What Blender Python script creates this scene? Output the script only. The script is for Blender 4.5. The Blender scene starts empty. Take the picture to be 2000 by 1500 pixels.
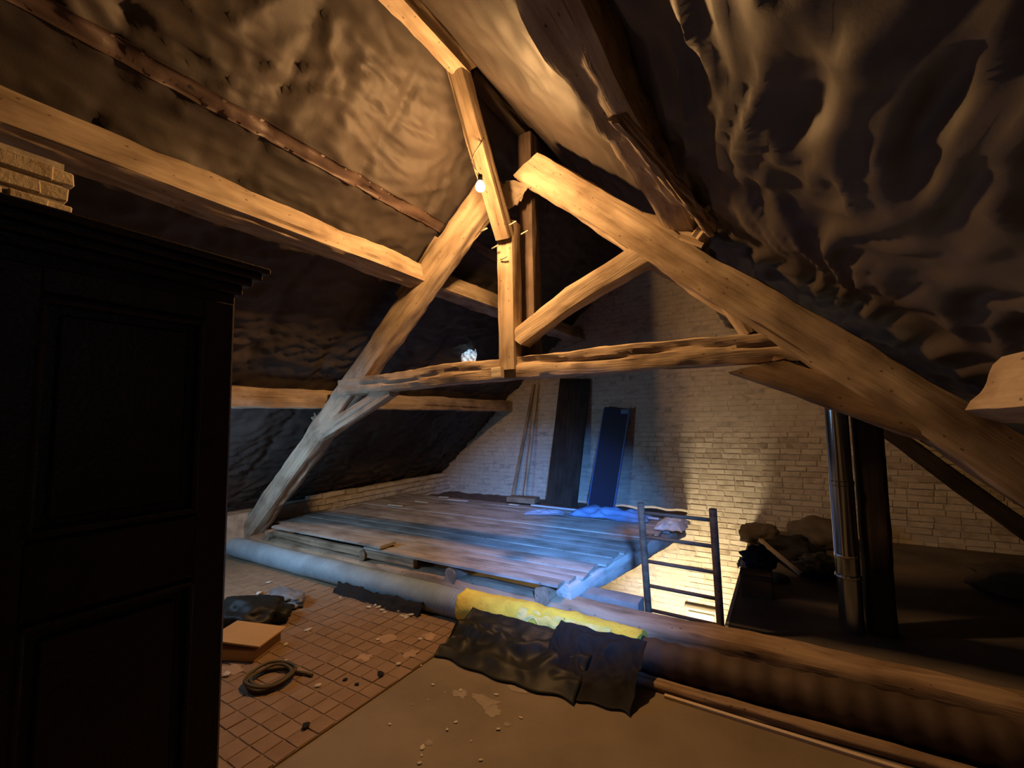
import bpy, bmesh, math, random
from mathutils import Vector, Matrix, noise as mn
random.seed(7)
S = bpy.context.scene
C = S.collection

# ------------------------------------------------------------------ camera
cd = bpy.data.cameras.new('camera'); cam = bpy.data.objects.new('camera', cd); C.objects.link(cam)
cd.sensor_width = 36; cd.lens = 864/2000*36; cd.clip_start = 0.02; cd.clip_end = 100
def cdir(px, py): return Vector((px-1000, 750-py, -864)).normalized()
Zc = cdir(830, -9900); Yc = cdir(1530, 812); Yc = (Yc - Zc*Yc.dot(Zc)).normalized(); Xc = Yc.cross(Zc)
M = Matrix((Xc, Yc, Zc)).to_4x4(); M.translation = Vector((0, 0, 1.5)); cam.matrix_world = M
S.camera = cam
# ------------------------------------------------------------------ world, light, exposure
w = bpy.data.worlds.new('world'); S.world = w; w.use_nodes = True
w.node_tree.nodes['Background'].inputs[0].default_value = (.32, .5, 1, 1)
w.node_tree.nodes['Background'].inputs[1].default_value = 0.05
S.view_settings.view_transform = 'Standard'; S.view_settings.look = 'None'
S.view_settings.exposure = 0.0; S.view_settings.gamma = 1; S.view_settings.use_curve_mapping = False
S.cycles.max_bounces = 8; S.cycles.diffuse_bounces = 4; S.cycles.caustics_reflective = False; S.cycles.caustics_refractive = False
S.cycles.use_denoising = True; S.cycles.sample_clamp_indirect = 4
WARM = (1.0, .53, .195); BULB = Vector((-1.78, 2.52, 3.19))
def light(name, typ, loc, power, col, target=None, size=.1, sy=None):
    l = bpy.data.lights.new(name, typ); o = bpy.data.objects.new(name, l); C.objects.link(o)
    l.energy = power; l.color = col; o.location = loc
    if typ == 'AREA':
        l.size = size
        if sy: l.shape = 'RECTANGLE'; l.size_y = sy
    else: l.shadow_soft_size = size
    if target is not None: o.rotation_euler = (Vector(target)-Vector(loc)).to_track_quat('-Z', 'Y').to_euler()
    return o
bl = light('bulb_light', 'POINT', BULB, 350, WARM, size=.06)
bl.data.use_nodes = True; _nt = bl.data.node_tree; _f = _nt.nodes.new('ShaderNodeLightFalloff'); _f.inputs['Strength'].default_value = 1; _f.inputs['Smooth'].default_value = .5
_nt.links.new(_f.outputs['Quadratic'], _nt.nodes['Emission'].inputs['Strength'])
light('unseen_window_light', 'AREA', (-4.12, 1.15, 1.22), 16, (.42, .68, 1), (-4.3, 3.6, .5), .35, .5).data.spread = math.radians(110)
light('unseen_window_light', 'AREA', (.32, .38, 2.02), 62, (.11, .34, 1), (-2.3, 4.85, .12), .35, .4).data.spread = math.radians(33)  # added out-of-view source, narrow beam that turns the platform blue
light('stairwell_light', 'AREA', (-1.35, 4.7, -2.2), 40, (1, .80, .50), (-1.25, 6.85, -1.0), .8, .4).data.spread = math.radians(70)

# ------------------------------------------------------------------ helpers
def nz(x, y, z=0.): return mn.noise(Vector((x, y, z)))
def link(name, me, mat=None, parent=None, smooth=False):
    o = bpy.data.objects.new(name, me); C.objects.link(o)
    if mat and not me.materials: me.materials.append(mat)
    if parent: o.parent = parent
    if smooth:
        for p in me.polygons: p.use_smooth = True
    return o
def mesh(name, vs, fs):
    me = bpy.data.meshes.new(name); me.from_pydata([tuple(v) for v in vs], [], fs); me.update(); return me
def tag(o, label=None, cat=None, group=None, kind=None):
    if label: o['label'] = label
    if cat: o['category'] = cat
    if group: o['group'] = group
    if kind: o['kind'] = kind
    return o
def empty(name, loc, rz=0, **k):
    o = bpy.data.objects.new(name, None); C.objects.link(o); o.location = loc; o.rotation_euler = (0, 0, rz); o.empty_display_size = .1
    return tag(o, **k)
def put(o, Mw):
    """world placement, also for children of unrotated empties"""
    p = o.parent
    if p: o.matrix_parent_inverse = Matrix.Translation(p.location).inverted() if False else Matrix()
    if p:
        Pm = Matrix.Translation(p.location) @ p.rotation_euler.to_matrix().to_4x4()
        o.matrix_basis = Pm.inverted() @ Mw
    else: o.matrix_basis = Mw
    return o
def axisM(p0, p1, up=(0, 0, 1)):
    p0 = Vector(p0); p1 = Vector(p1); x = (p1-p0).normalized(); u = Vector(up)
    y = u.cross(x)
    if y.length < 1e-3: y = Vector((0, 1, 0)).cross(x)
    y.normalize(); z = x.cross(y)
    m = Matrix((x, y, z)).transposed().to_4x4(); m.translation = p0; return m
def beam(name, p0, p1, wd, ht, mat, parent=None, up=(0, 0, 1), rough=.008, rnd=.22, seg=.06, bow=0., cracks=(), n=28, taper=1., cut0=0., cut1=0., seed=None, bowy=0.):
    """hewn timber: rounded, uneven section; local X is the grain. cracks: list of (t0,t1,ang,depth,wander)"""
    L = (Vector(p1)-Vector(p0)).length; k = max(4, int(L/seg)); sd = seed if seed is not None else random.random()*90
    vs = []; fs = []
    for i in range(k+1):
        t = i/k; x = t*L
        sc = 1+(taper-1)*t
        by = bowy*math.sin(math.pi*t)+.9*rough*nz(x*1.1, sd+9); bz = bow*math.sin(math.pi*t)+.9*rough*nz(x*1.1, sd+19)
        for j in range(n):
            a = 2*math.pi*(j+.5)/n; ca, sa = math.cos(a), math.sin(a)
            e = rnd
            r = 1/((abs(ca)**(2/e)+abs(sa)**(2/e))**(e/2))
            yy = r*ca*wd/2*sc; zz = r*sa*ht/2*sc
            d = rough*(nz(x*2.2+sd, a*1.3+3, sd)*1.6+nz(x*9+sd, ca*2.4, sa*2.4+sd)*.8)
            for (t0, t1, ang, dep, wan) in cracks:
                if t0 < t < t1:
                    ac = math.radians(ang)+wan*nz(x*1.6+ang, sd)*1.2
                    da = (a-ac+math.pi) % (2*math.pi)-math.pi
                    wdt = 2*math.pi/n*1.0
                    if abs(da) < wdt: d -= dep*(1-abs(da)/wdt)*min(1, (t-t0)*12, (t1-t)*12)
            yy += d*ca; zz += d*sa
            xx = x
            if i == 0: xx += cut0*zz
            if i == k: xx += cut1*zz
            vs.append((xx, yy+by, zz+bz))
    for i in range(k):
        for j in range(n):
            a = i*n+j; b = i*n+(j+1) % n; fs.append((a, b, b+n, a+n))
    fs.append(tuple(range(n-1, -1, -1))); fs.append(tuple(range(k*n, k*n+n)))
    me = mesh(name, vs, fs)
    o = link(name, me, mat, parent)
    for p in me.polygons: p.use_smooth = len(p.vertices) == 4
    try: me.set_sharp_from_angle(angle=math.radians(38))
    except Exception: pass
    return put(o, axisM(p0, p1, up))
BOX = [(0,1,3,2),(4,6,7,5),(0,4,5,1),(2,3,7,6),(0,2,6,4),(1,5,7,3)]
def boxv(sx, sy, sz, j=0., cz=0.):
    return [((-1 if i < 4 else 1)*sx/2+random.uniform(-j, j), (-1 if (i//2) % 2 == 0 else 1)*sy/2+random.uniform(-j, j), (-1 if i % 2 == 0 else 1)*sz/2+cz+random.uniform(-j, j)) for i in range(8)]
def bevbox(sx, sy, sz, b=.004, j=0.):
    bm = bmesh.new(); vs = [bm.verts.new(v) for v in boxv(sx, sy, sz, j)]
    for f in BOX: bm.faces.new([vs[i] for i in f])
    bmesh.ops.recalc_face_normals(bm, faces=bm.faces)
    if b > 0: bmesh.ops.bevel(bm, geom=list(bm.edges), offset=b, segments=1, affect='EDGES')
    me = bpy.data.meshes.new('box'); bm.to_mesh(me); bm.free(); return me
def box(name, loc, size, mat, parent=None, b=.004, j=0., rot=None):
    o = link(name, bevbox(*size, b=b, j=j), mat, parent)
    m = Matrix.Translation(loc)
    if rot: m = m @ (rot if isinstance(rot, Matrix) else Matrix.Rotation(rot, 4, 'Z'))
    return put(o, m)
def tube(name, pts, r, mat, parent=None, n=10, closed=False, rf=None):
    pts = [Vector(p) for p in pts]; o0 = pts[0].copy(); vs = []; fs = []; m = len(pts)
    prev = None
    for i, p in enumerate(pts):
        a = pts[(i-1) % m] if (i > 0 or closed) else p; b = pts[(i+1) % m] if (i < m-1 or closed) else p
        t = (b-a).normalized()
        u = prev if prev is not None else (Vector((0, 0, 1)) if abs(t.z) < .9 else Vector((1, 0, 0)))
        s = t.cross(u).normalized(); u = s.cross(t).normalized(); prev = u
        rr = r if rf is None else rf(i/(m-1))
        for j in range(n):
            an = 2*math.pi*j/n; vs.append(p-o0+s*rr*math.cos(an)+u*rr*math.sin(an))
    for i in range(m if closed else m-1):
        for j in range(n):
            a = i*n+j; b = i*n+(j+1) % n; c2 = ((i+1) % m)*n
            fs.append((a, b, c2+(j+1) % n, c2+j))
    if not closed: fs.append(tuple(range(n-1, -1, -1))); fs.append(tuple(range((m-1)*n, m*n)))
    me = mesh(name, vs, fs); o = link(name, me, mat, parent)
    for p in me.polygons: p.use_smooth = len(p.vertices) == 4
    return put(o, Matrix.Translation(o0))
def lump(name, loc, size, mat, parent=None, seed=0, amp=.25, sub=4, freq=2., rz=0, sharp=False, flat=True):
    """crumpled closed bag/sack/stone resting on z=loc.z"""
    bm = bmesh.new(); bmesh.ops.create_icosphere(bm, subdivisions=sub, radius=1)
    for v in bm.verts:
        p = v.co.copy()
        h = mn.noise(p*freq+Vector((seed, 0, 0)))
        rdg = 1-abs(mn.noise(p*freq*1.9+Vector((0, seed, 3))))*2
        p *= 1+amp*h+amp*.45*(rdg-.5)
        v.co = Vector((p.x*size[0]/2, p.y*size[1]/2, p.z*size[2]/2))
    zz = -size[2]*.33
    for v in bm.verts:
        if flat and v.co.z < zz: v.co.z = zz
    mz = min(v.co.z for v in bm.verts)
    for v in bm.verts: v.co.z -= mz
    me = bpy.data.meshes.new(name); bm.to_mesh(me); bm.free()
    o = link(name, me, mat, parent, smooth=not sharp)
    return put(o, Matrix.Translation(loc) @ Matrix.Rotation(rz, 4, 'Z'))
def sheet(name, nx, ny, fn, mat, parent=None, th=.004):
    """open surface with thickness; fn(u,v)->world point"""
    o0 = Vector(fn(.5, .5)); P = [[Vector(fn(i/nx, j/ny))-o0 for j in range(ny+1)] for i in range(nx+1)]
    vs = []; fs = []
    for side in (0, 1):
        for i in range(nx+1):
            for j in range(ny+1):
                a = P[min(i+1, nx)][j]-P[max(i-1, 0)][j]; b = P[i][min(j+1, ny)]-P[i][max(j-1, 0)]
                nn = a.cross(b); nn = nn.normalized() if nn.length > 1e-9 else Vector((0, 0, 1))
                vs.append(P[i][j]+nn*(th/2 if side == 0 else -th/2))
    N = (nx+1)*(ny+1); q = lambda i, j: i*(ny+1)+j
    for i in range(nx):
        for j in range(ny):
            f = (q(i, j), q(i+1, j), q(i+1, j+1), q(i, j+1)); fs.append(f); fs.append(tuple(N+k for k in reversed(f)))
    for i in range(nx):
        for j, r in ((0, 1), (ny, 0)):
            f = (q(i, j), q(i, j)+N, q(i+1, j)+N, q(i+1, j)); fs.append(f if not r else f[::-1])
    for j in range(ny):
        for i, r in ((0, 0), (nx, 1)):
            f = (q(i, j), q(i, j)+N, q(i, j+1)+N, q(i, j+1)); fs.append(f if not r else f[::-1])
    me = mesh(name, vs, fs); o = link(name, me, mat, parent, smooth=True)
    return put(o, Matrix.Translation(o0))
def prism(name, poly, z0, z1, mat, parent=None, kind=None):
    n = len(poly); vs = [(x, y, z0) for x, y in poly]+[(x, y, z1) for x, y in poly]
    fs = [tuple(range(n-1, -1, -1)), tuple(range(n, 2*n))]+[(i, (i+1) % n, n+(i+1) % n, n+i) for i in range(n)]
    o = link(name, mesh(name, vs, fs), mat, parent)
    if kind: o['kind'] = kind
    return o

# ------------------------------------------------------------------ materials
def mat(name):
    m = bpy.data.materials.new(name); m.use_nodes = True; nt = m.node_tree; b = nt.nodes['Principled BSDF']
    return m, nt, b
def N(nt, t, **kw):
    n = nt.nodes.new(t)
    for k, v in kw.items(): setattr(n, k, v)
    return n
def coords(nt, scale, rand=True):
    tc = N(nt, 'ShaderNodeTexCoord'); mp = N(nt, 'ShaderNodeMapping'); mp.inputs['Scale'].default_value = scale
    if rand:
        oi = N(nt, 'ShaderNodeObjectInfo'); mu = N(nt, 'ShaderNodeMath', operation='MULTIPLY'); mu.inputs[1].default_value = 37
        nt.links.new(oi.outputs['Random'], mu.inputs[0]); ad = N(nt, 'ShaderNodeVectorMath', operation='ADD')
        nt.links.new(tc.outputs['Object'], ad.inputs[0]); nt.links.new(mu.outputs[0], ad.inputs[1]); nt.links.new(ad.outputs[0], mp.inputs[0])
    else: nt.links.new(tc.outputs['Object'], mp.inputs[0])
    return mp.outputs[0]
def noise(nt, vec, scale, detail=5, rough=.6):
    n = N(nt, 'ShaderNodeTexNoise'); n.inputs['Scale'].default_value = scale; n.inputs['Detail'].default_value = detail; n.inputs['Roughness'].default_value = rough
    nt.links.new(vec, n.inputs['Vector']); return n.outputs['Fac']
def ramp(nt, fac, stops):
    r = N(nt, 'ShaderNodeValToRGB'); e = r.color_ramp.elements
    while len(e) < len(stops): e.new(.5)
    for i, (p, c) in enumerate(stops): e[i].position = p; e[i].color = (*c, 1) if len(c) == 3 else c
    nt.links.new(fac, r.inputs[0]); return r.outputs['Color']
def mix(nt, fac, a, b, mode='MIX'):
    m = N(nt, 'ShaderNodeMix', data_type='RGBA', blend_type=mode)
    for s, v in ((0, fac), (6, a), (7, b)):
        if hasattr(v, 'is_linked') or hasattr(v, 'links'): nt.links.new(v, m.inputs[s])
        else: m.inputs[s].default_value = v if s == 0 else (*v, 1)
    return m.outputs[2]
def bump(nt, b, h, strength=.4, dist=.01):
    bp = N(nt, 'ShaderNodeBump'); bp.inputs['Strength'].default_value = strength; bp.inputs['Distance'].default_value = dist
    nt.links.new(h, bp.inputs['Height']); nt.links.new(bp.outputs[0], b.inputs['Normal'])
def wood(name, dark, mid, light_, rough=.8, crack=.0, vary=.25):
    m, nt, b = mat(name)
    g = noise(nt, coords(nt, (.9, 16, 16)), 1.6, 6, .65)
    blot = noise(nt, coords(nt, (1.6, 3, 3)), 2.0, 3, .5)
    fine = noise(nt, coords(nt, (6, 90, 90)), 1.0, 3, .5)
    c = ramp(nt, g, [(.25, dark), (.5, mid), (.75, light_)])
    c2 = ramp(nt, blot, [(.3, (.55, .5, .45)), (.55, (1, 1, 1)), (.8, (1.12, 1.1, 1.05))])
    c = mix(nt, 1.0, c, c2, 'MULTIPLY')
    ck = noise(nt, coords(nt, (.55, 22, 22)), 1.0, 2, .5)
    ckc = ramp(nt, ck, [(.28-.0, (.16, .13, .1)), (.33, (1, 1, 1))]) if crack > 0 else None
    if ckc: c = mix(nt, crack, c, mix(nt, 1., c, ckc, 'MULTIPLY'))
    sp = N(nt, 'ShaderNodeTexVoronoi'); sp.inputs['Scale'].default_value = 22; nt.links.new(coords(nt, (.5, 1, 1)), sp.inputs['Vector'])
    hole = ramp(nt, sp.outputs['Distance'], [(.07, (.22, .17, .12)), (.12, (1, 1, 1))]); c = mix(nt, .8, c, mix(nt, 1., c, hole, 'MULTIPLY'))
    oi = N(nt, 'ShaderNodeObjectInfo'); rr = ramp(nt, oi.outputs['Random'], [(0, (1-vary,)*3), (1, (1+vary*.4,)*3)])
    c = mix(nt, 1., c, rr, 'MULTIPLY')
    nt.links.new(c, b.inputs['Base Color']); b.inputs['Roughness'].default_value = rough; b.inputs['Specular IOR Level'].default_value = .25
    ad = N(nt, 'ShaderNodeMath', operation='MULTIPLY_ADD'); nt.links.new(g, ad.inputs[0]); ad.inputs[1].default_value = .8; nt.links.new(fine, ad.inputs[2])
    bump(nt, b, ad.outputs[0], .5, .006)
    return m
def plain(name, col, rough=.7, metal=0., spec=.3, var=.25, scale=6, bmp=.3, col2=None, bd=.005):
    m, nt, b = mat(name); v = coords(nt, (1, 1, 1)); n1 = noise(nt, v, scale, 5, .6)
    d = col2 or tuple(c*(1-var) for c in col); c = ramp(nt, n1, [(.35, d), (.65, col)])
    nt.links.new(c, b.inputs['Base Color']); b.inputs['Roughness'].default_value = rough; b.inputs['Metallic'].default_value = metal
    b.inputs['Specular IOR Level'].default_value = spec
    if bmp > 0: bump(nt, b, noise(nt, v, scale*5, 4, .6), bmp, bd)
    return m
W_OAK = wood('old_oak', (.25, .185, .125), (.42, .33, .24), (.52, .425, .32), crack=.8, vary=.12)
W_TIE = wood('tie_timber', (.20, .13, .08), (.33, .23, .15), (.42, .31, .21), crack=.4, vary=.1)
W_BOARD = wood('floor_boards', (.31, .26, .215), (.37, .32, .27), (.43, .375, .325), crack=.0, vary=.12)
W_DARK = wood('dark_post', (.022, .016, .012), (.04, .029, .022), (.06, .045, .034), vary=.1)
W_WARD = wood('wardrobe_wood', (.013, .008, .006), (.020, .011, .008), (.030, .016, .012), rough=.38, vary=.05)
W_LADDER = wood('ladder_wood', (.05, .03, .02), (.10, .06, .038), (.16, .10, .06), vary=.1)
MEMB = None
def membrane_mat():
    m, nt, b = mat('roof_membrane')
    v = coords(nt, (1, 1, 1), False); a = noise(nt, v, 1.3, 4, .55); f = noise(nt, v, 60, 3, .6)
    c = ramp(nt, a, [(.3, (.034, .027, .024)), (.7, (.078, .062, .054))])
    nt.links.new(c, b.inputs['Base Color']); b.inputs['Roughness'].default_value = .62; b.inputs['Specular IOR Level'].default_value = .35
    bump(nt, b, f, .25, .003); return m
MEMB = membrane_mat()
BRICK = None
def brick_mat(name, island, base=(.56, .50, .41), lo=(.36, .30, .23)):
    m, nt, b = mat(name); v = coords(nt, (1, 1, 1), not island)
    n1 = noise(nt, v, 7, 5, .65); n2 = noise(nt, v, 38, 4, .7)
    c = ramp(nt, n1, [(.3, lo), (.5, base), (.72, tuple(min(1, x*1.15) for x in base))])
    if island: g = N(nt, 'ShaderNodeNewGeometry'); r = g.outputs['Random Per Island']
    else: oi = N(nt, 'ShaderNodeObjectInfo'); r = oi.outputs['Random']
    rr = ramp(nt, r, [(0, (.72, .68, .62)), (.3, (.93, .93, .91)), (1, (1.08, 1.08, 1.07))]); c = mix(nt, .85, c, mix(nt, 1., c, rr, 'MULTIPLY'))
    nt.links.new(c, b.inputs['Base Color']); b.inputs['Roughness'].default_value = .9; b.inputs['Specular IOR Level'].default_value = .15
    bump(nt, b, n2, .7, .008); return m
BR_ONE = brick_mat('limewashed_brick', False); BR_MANY = brick_mat('limewashed_bricks', True)
BR_UP = brick_mat('limewashed_bricks_upper', True, (.52, .46, .37), (.46, .40, .32))
for _nd in BR_UP.node_tree.nodes:
    if _nd.type == 'MIX': _nd.inputs[0].default_value = min(.22, _nd.inputs[0].default_value) if _nd.blend_type == 'MIX' else 1.
BR_PIER = brick_mat('pier_brick', False, (.5, .42, .30), (.30, .22, .14))
MORTAR = plain('lime_mortar', (.50, .44, .36), .95, var=.35, scale=9, bmp=.6)
PLASTER = plain('stairwell_plaster', (.55, .5, .4), .9, var=.2, scale=5)
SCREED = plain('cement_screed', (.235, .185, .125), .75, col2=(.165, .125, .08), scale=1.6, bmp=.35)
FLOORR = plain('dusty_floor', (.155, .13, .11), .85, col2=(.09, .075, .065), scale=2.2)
TILE = plain('clay_tile', (.27, .175, .105), .75, col2=(.21, .13, .075), scale=5, bmp=.3)
GROUT = plain('tile_joint', (.25, .17, .10), .9, var=.2, scale=14)
TARP = plain('tarpaulin', (.04, .035, .035), .5)
DUCT = plain('grey_duct_foil', (.27, .34, .38), .6, metal=.0, spec=.4, var=.3, scale=5, bmp=.2)
DUCT2 = plain('brown_duct', (.09, .06, .042), .7, metal=.0, spec=.25, var=.45, scale=5, bmp=.2)
YEL = plain('mineral_wool', (.90, .66, .07), .95, col2=(.72, .48, .05), scale=7, bmp=.9, bd=.012)
BLACK = plain('black_plastic', (.018, .018, .015), .5, spec=.25, var=.4, scale=5)
BLACKR = plain('black_rag', (.015, .013, .012), .85, var=.4)
SACK = plain('brown_sack', (.13, .105, .08), .9, var=.4)
NAVY = plain('navy_cloth', (.010, .016, .055), .8, var=.4)
BLUEP = plain('blue_plastic_sheet', (.22, .36, .62), .35, spec=.5, var=.3)
BLUEB = plain('dark_blue_panel', (.007, .014, .050), .5, var=.3, scale=2, bmp=.1)
BLUE_LIT = plain('lit_edge_blue', (.10, .18, .38), .5, var=.2)  # paler blue paints light onto the panel's edges
WHITE = plain('white_plastic', (.6, .6, .58), .5, var=.15)
CHALK = plain('plaster_crumb', (.60, .54, .44), .9, var=.25, scale=20)
CARD = plain('cardboard', (.52, .32, .13), .8, var=.12, scale=3, bmp=.1)
CARDD = plain('dark_cardboard', (.085, .055, .035), .85, var=.25, scale=3)
WIRE = plain('coil_rubber', (.10, .075, .03), .6, var=.3)
ROPE = plain('pale_cable', (.6, .52, .42), .6, var=.1)
CHROME, nt_, b_ = mat('flue_steel'); b_.inputs['Base Color'].default_value = (.62, .68, .72, 1); b_.inputs['Metallic'].default_value = 1
_n = noise(nt_, coords(nt_, (1, 1, 30)), 3, 2, .5); _r = N(nt_, 'ShaderNodeMapRange'); _r.inputs[3].default_value = .12; _r.inputs[4].default_value = .22; nt_.links.new(_n, _r.inputs[0]); nt_.links.new(_r.outputs[0], b_.inputs['Roughness'])
GLOW, nt_, b_ = mat('bulb_glass'); b_.inputs['Emission Color'].default_value = (1, .72, .4, 1); b_.inputs['Emission Strength'].default_value = 10
ADDED_PANE, nt_, b_ = mat('added_pane'); b_.inputs['Base Color'].default_value = (.3, .4, .5, 1); b_.inputs['Emission Color'].default_value = (.35, .62, 1, 1); b_.inputs['Emission Strength'].default_value = 1
SKYQ, nt_, b_ = mat('daylit_pane_low'); b_.inputs['Base Color'].default_value = (.3, .4, .5, 1); b_.inputs['Emission Color'].default_value = (.35, .62, 1, 1); b_.inputs['Emission Strength'].default_value = 14
SKYH, nt_, b_ = mat('daylit_tear'); b_.inputs['Emission Color'].default_value = (.5, .78, 1, 1)
_n = noise(nt_, coords(nt_, (1, 1, 1)), 22, 2, .5); _r = N(nt_, 'ShaderNodeMapRange'); _r.inputs[1].default_value = .4; _r.inputs[2].default_value = .65; _r.inputs[3].default_value = .15; _r.inputs[4].default_value = 1.1; nt_.links.new(_n, _r.inputs[0]); nt_.links.new(_r.outputs[0], b_.inputs['Emission Strength'])

# ------------------------------------------------------------------ roof membrane (ceiling)
RX, RZ, SL = -1.83, 4.14, .9
CN = math.hypot(1, SL)
def ridged(x, y, z=0.): return 1-2*abs(mn.noise(Vector((x, y, z))))
def memb(side, s, y, extra=0.):
    """side -1 left, +1 right; s = distance down the slope"""
    if side < 0:
        wx = s+.16*nz(s*1.8, y*1.6, 3); wy = y+.2*nz(s*1.6+7, y*1.7, 9)
        a = (wx*1.0+wy*.25)*2.3; b = (wy-wx*.25)*2.0
        h = .030*ridged(a*2.0, b*.9, 1)+.045*max(0, ridged(a*3.4, b*1.5, 5))**2.5+.028*max(0, ridged(a*6.5+3, b*3.2, 8))**3+.008*nz(wx*9, wy*8, 2)
        ph = ((y+.08*nz(s*2.5, 3.3, 4))/.72) % 1.0
        h += .055*math.sin(math.pi*ph)**.6-.03
        if ph > .94 or ph < .05: h -= .03*abs(nz(s*6, y*2, 6))*2
    else:
        wx = s+.12*nz(s*1.8, y*1.6, 13); wy = y+.2*nz(s*1.6+7, y*1.5, 19)
        big = .5+.8*min(1, max(0, (s-1.5)/.5))
        h = .030*big*ridged(wx*2.8+wy*.25, wy*.8, 21)+.050*big*ridged(wx*6.2-wy*.3, wy*1.2, 25)+.030*big*max(0, ridged(wx*9.5+wy*.9, wy*2.0, 29))**1.5+.010*nz(wx*9, wy*9, 22)
        h += .03*math.sin(math.pi*((y/.7) % 1.0))
    h *= min(1, max(0.15, s*2.2))
    for ps_ in ((1.37, 3.27) if side < 0 else (1.79,)): h *= min(1, .15+abs(s-ps_)/.22) if abs(s-ps_) < .19 else 1
    off = h*.62+extra
    nx, nzv = (side*SL/CN, 1/CN)          # outward normal
    return Vector((RX+side*s/CN-nx*off, y, RZ-SL*s/CN-nzv*off))
def membrane(name, side, smax, y0, y1, ds, dy):
    ni = int(smax/ds); nj = int((y1-y0)/dy); vs = []; fs = []
    for i in range(ni+1):
        for j in range(nj+1): vs.append(memb(side, smax*i/ni, y0+(y1-y0)*j/nj))
    q = lambda i, j: i*(nj+1)+j
    for i in range(ni):
        for j in range(nj):
            f = (q(i, j), q(i+1, j), q(i+1, j+1), q(i, j+1)); fs.append(f if side < 0 else f[::-1])
    o = link(name, mesh(name, vs, fs), MEMB, smooth=True); o['kind'] = 'structure'
    return o
cl = membrane('ceiling', -1, 6.1, -2.6, 6.95, .028, .028)
cr = membrane('ceiling', 1, 5.7, -2.6, 6.95, .028, .028)
sheet('seam_tape', 4, 160, lambda u, v: memb(-1, 1.11+.10*u, -1+6*v, .012), plain('membrane_tape', (.10, .066, .056), .5, var=.2), cl, .003)
# solid roof deck outside the membrane keeps the daylight out
for sd, sm in ((-1, 6.4), (1, 6.0)):
    a = Vector((RX, 0, RZ)); n_ = Vector((sd*SL/CN, 0, 1/CN)); t_ = Vector((sd/CN, 0, -SL/CN))
    vs = [(a+t_*s_+n_*o_+Vector((0, y_, 0))) for o_ in (.06, .10) for s_ in (-.05, sm) for y_ in (-2.8, 7.2)]
    d = link('roof_deck', mesh('roof_deck', vs, [(0,1,3,2),(4,6,7,5),(0,4,5,1),(2,3,7,6),(0,2,6,4),(1,5,7,3)]), TARP, cl if sd < 0 else cr)

# ------------------------------------------------------------------ walls
YG = 6.85
def roofz(x, k=0.): return RZ-SL*abs(x-RX)-k
BL, BH, JT = .215, .062, .011
def brick_wall(wall, plane, u0, u1, z0, z1, toff, keep, limit, m_one, m_many, proud=.008, thick=.05, center=(0, 0, 1.5), far_rel=1., m_up=None):
    """plane='y' (face towards -y at toff) or 'x' (face towards +x at toff); keep(u,z)->bool"""
    items = []; r = 0; z = z0
    while z < z1:
        u = u0-(BL+JT)*(.5 if r % 2 else 0)+random.uniform(-.02, .02)
        while u < u1:
            L = BL*random.choice((1, 1, 1, 1, .48)) + random.uniform(-.008, .008)
            cu, cz = u+L/2, z+BH/2
            if keep(cu, cz):
                p = (cu, toff, cz) if plane == 'y' else (toff, cu, cz)
                items.append(((Vector(p)-Vector(center)).length, cu, cz, L))
            u += L+JT
        z += BH+JT; r += 1
    if m_up:
        # pieces that can be picked apart: largest in view
        items.sort(key=lambda t: t[0]+(8 if (t[2] > 1.25 or t[1] < -1.9 or t[2] < -1.25) else 0))
    else: items.sort()
    for i, (d, cu, cz, L) in enumerate(items[:limit]):
        pr = proud+random.uniform(-.004, .006)
        sz = (L, thick, BH+random.uniform(-.006, .004)) if plane == 'y' else (thick, L, BH+random.uniform(-.006, .004))
        loc = (cu, toff-pr+thick/2, cz) if plane == 'y' else (toff+pr-thick/2, cu, cz)
        tilt = Matrix.Rotation(random.uniform(-.012, .012), 4, 'Y' if plane == 'y' else 'X')
        box('brick', loc, sz, m_one, wall, b=.005, j=.004, rot=tilt)
    for grp, m in ((0, m_many), (1, m_up)):
        if not m: continue
        vs = []; fs = []
        for (d, cu, cz, L) in items[limit:]:
            up = 1 if (m_up and (cz > 1.25 or cu < -1.3)) else 0
            if up != grp: continue
            pr = (.0015 if up else proud)+random.uniform(-.001, .001)*(1 if up else 3)
            bv = boxv(L, thick, BH, .003) if plane == 'y' else boxv(thick, L, BH, .003)
            o = Vector((cu, toff-pr+thick/2, cz) if plane == 'y' else (toff+pr-thick/2, cu, cz))
            k = len(vs); vs += [Vector(v)+o for v in bv]; fs += [tuple(k+q for q in f) for f in BOX]
        if vs:
            me = mesh('brick', vs, fs); o = link('brick', me, m, wall); o['kind'] = 'stuff'
wb = prism('wall_back', [(-8, YG), (3.2, YG), (3.2, YG+.25), (-8, YG+.25)], -2.7, 4.6, MORTAR, kind='structure')
def keep_back(u, z):
    if z < -.02 and not (-3.2 < u < -.25): return False
    return z < roofz(u, .05) and u < 2.6
brick_wall(wb, 'y', -6.4, 2.7, -1.85, 4.2, YG, keep_back, 285, BR_ONE, BR_MANY, m_up=BR_UP)
prism('wall_front', [(-8, -2.9), (3.2, -2.9), (3.2, -2.65), (-8, -2.65)], -.1, 4.6, MORTAR, kind='structure')
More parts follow.
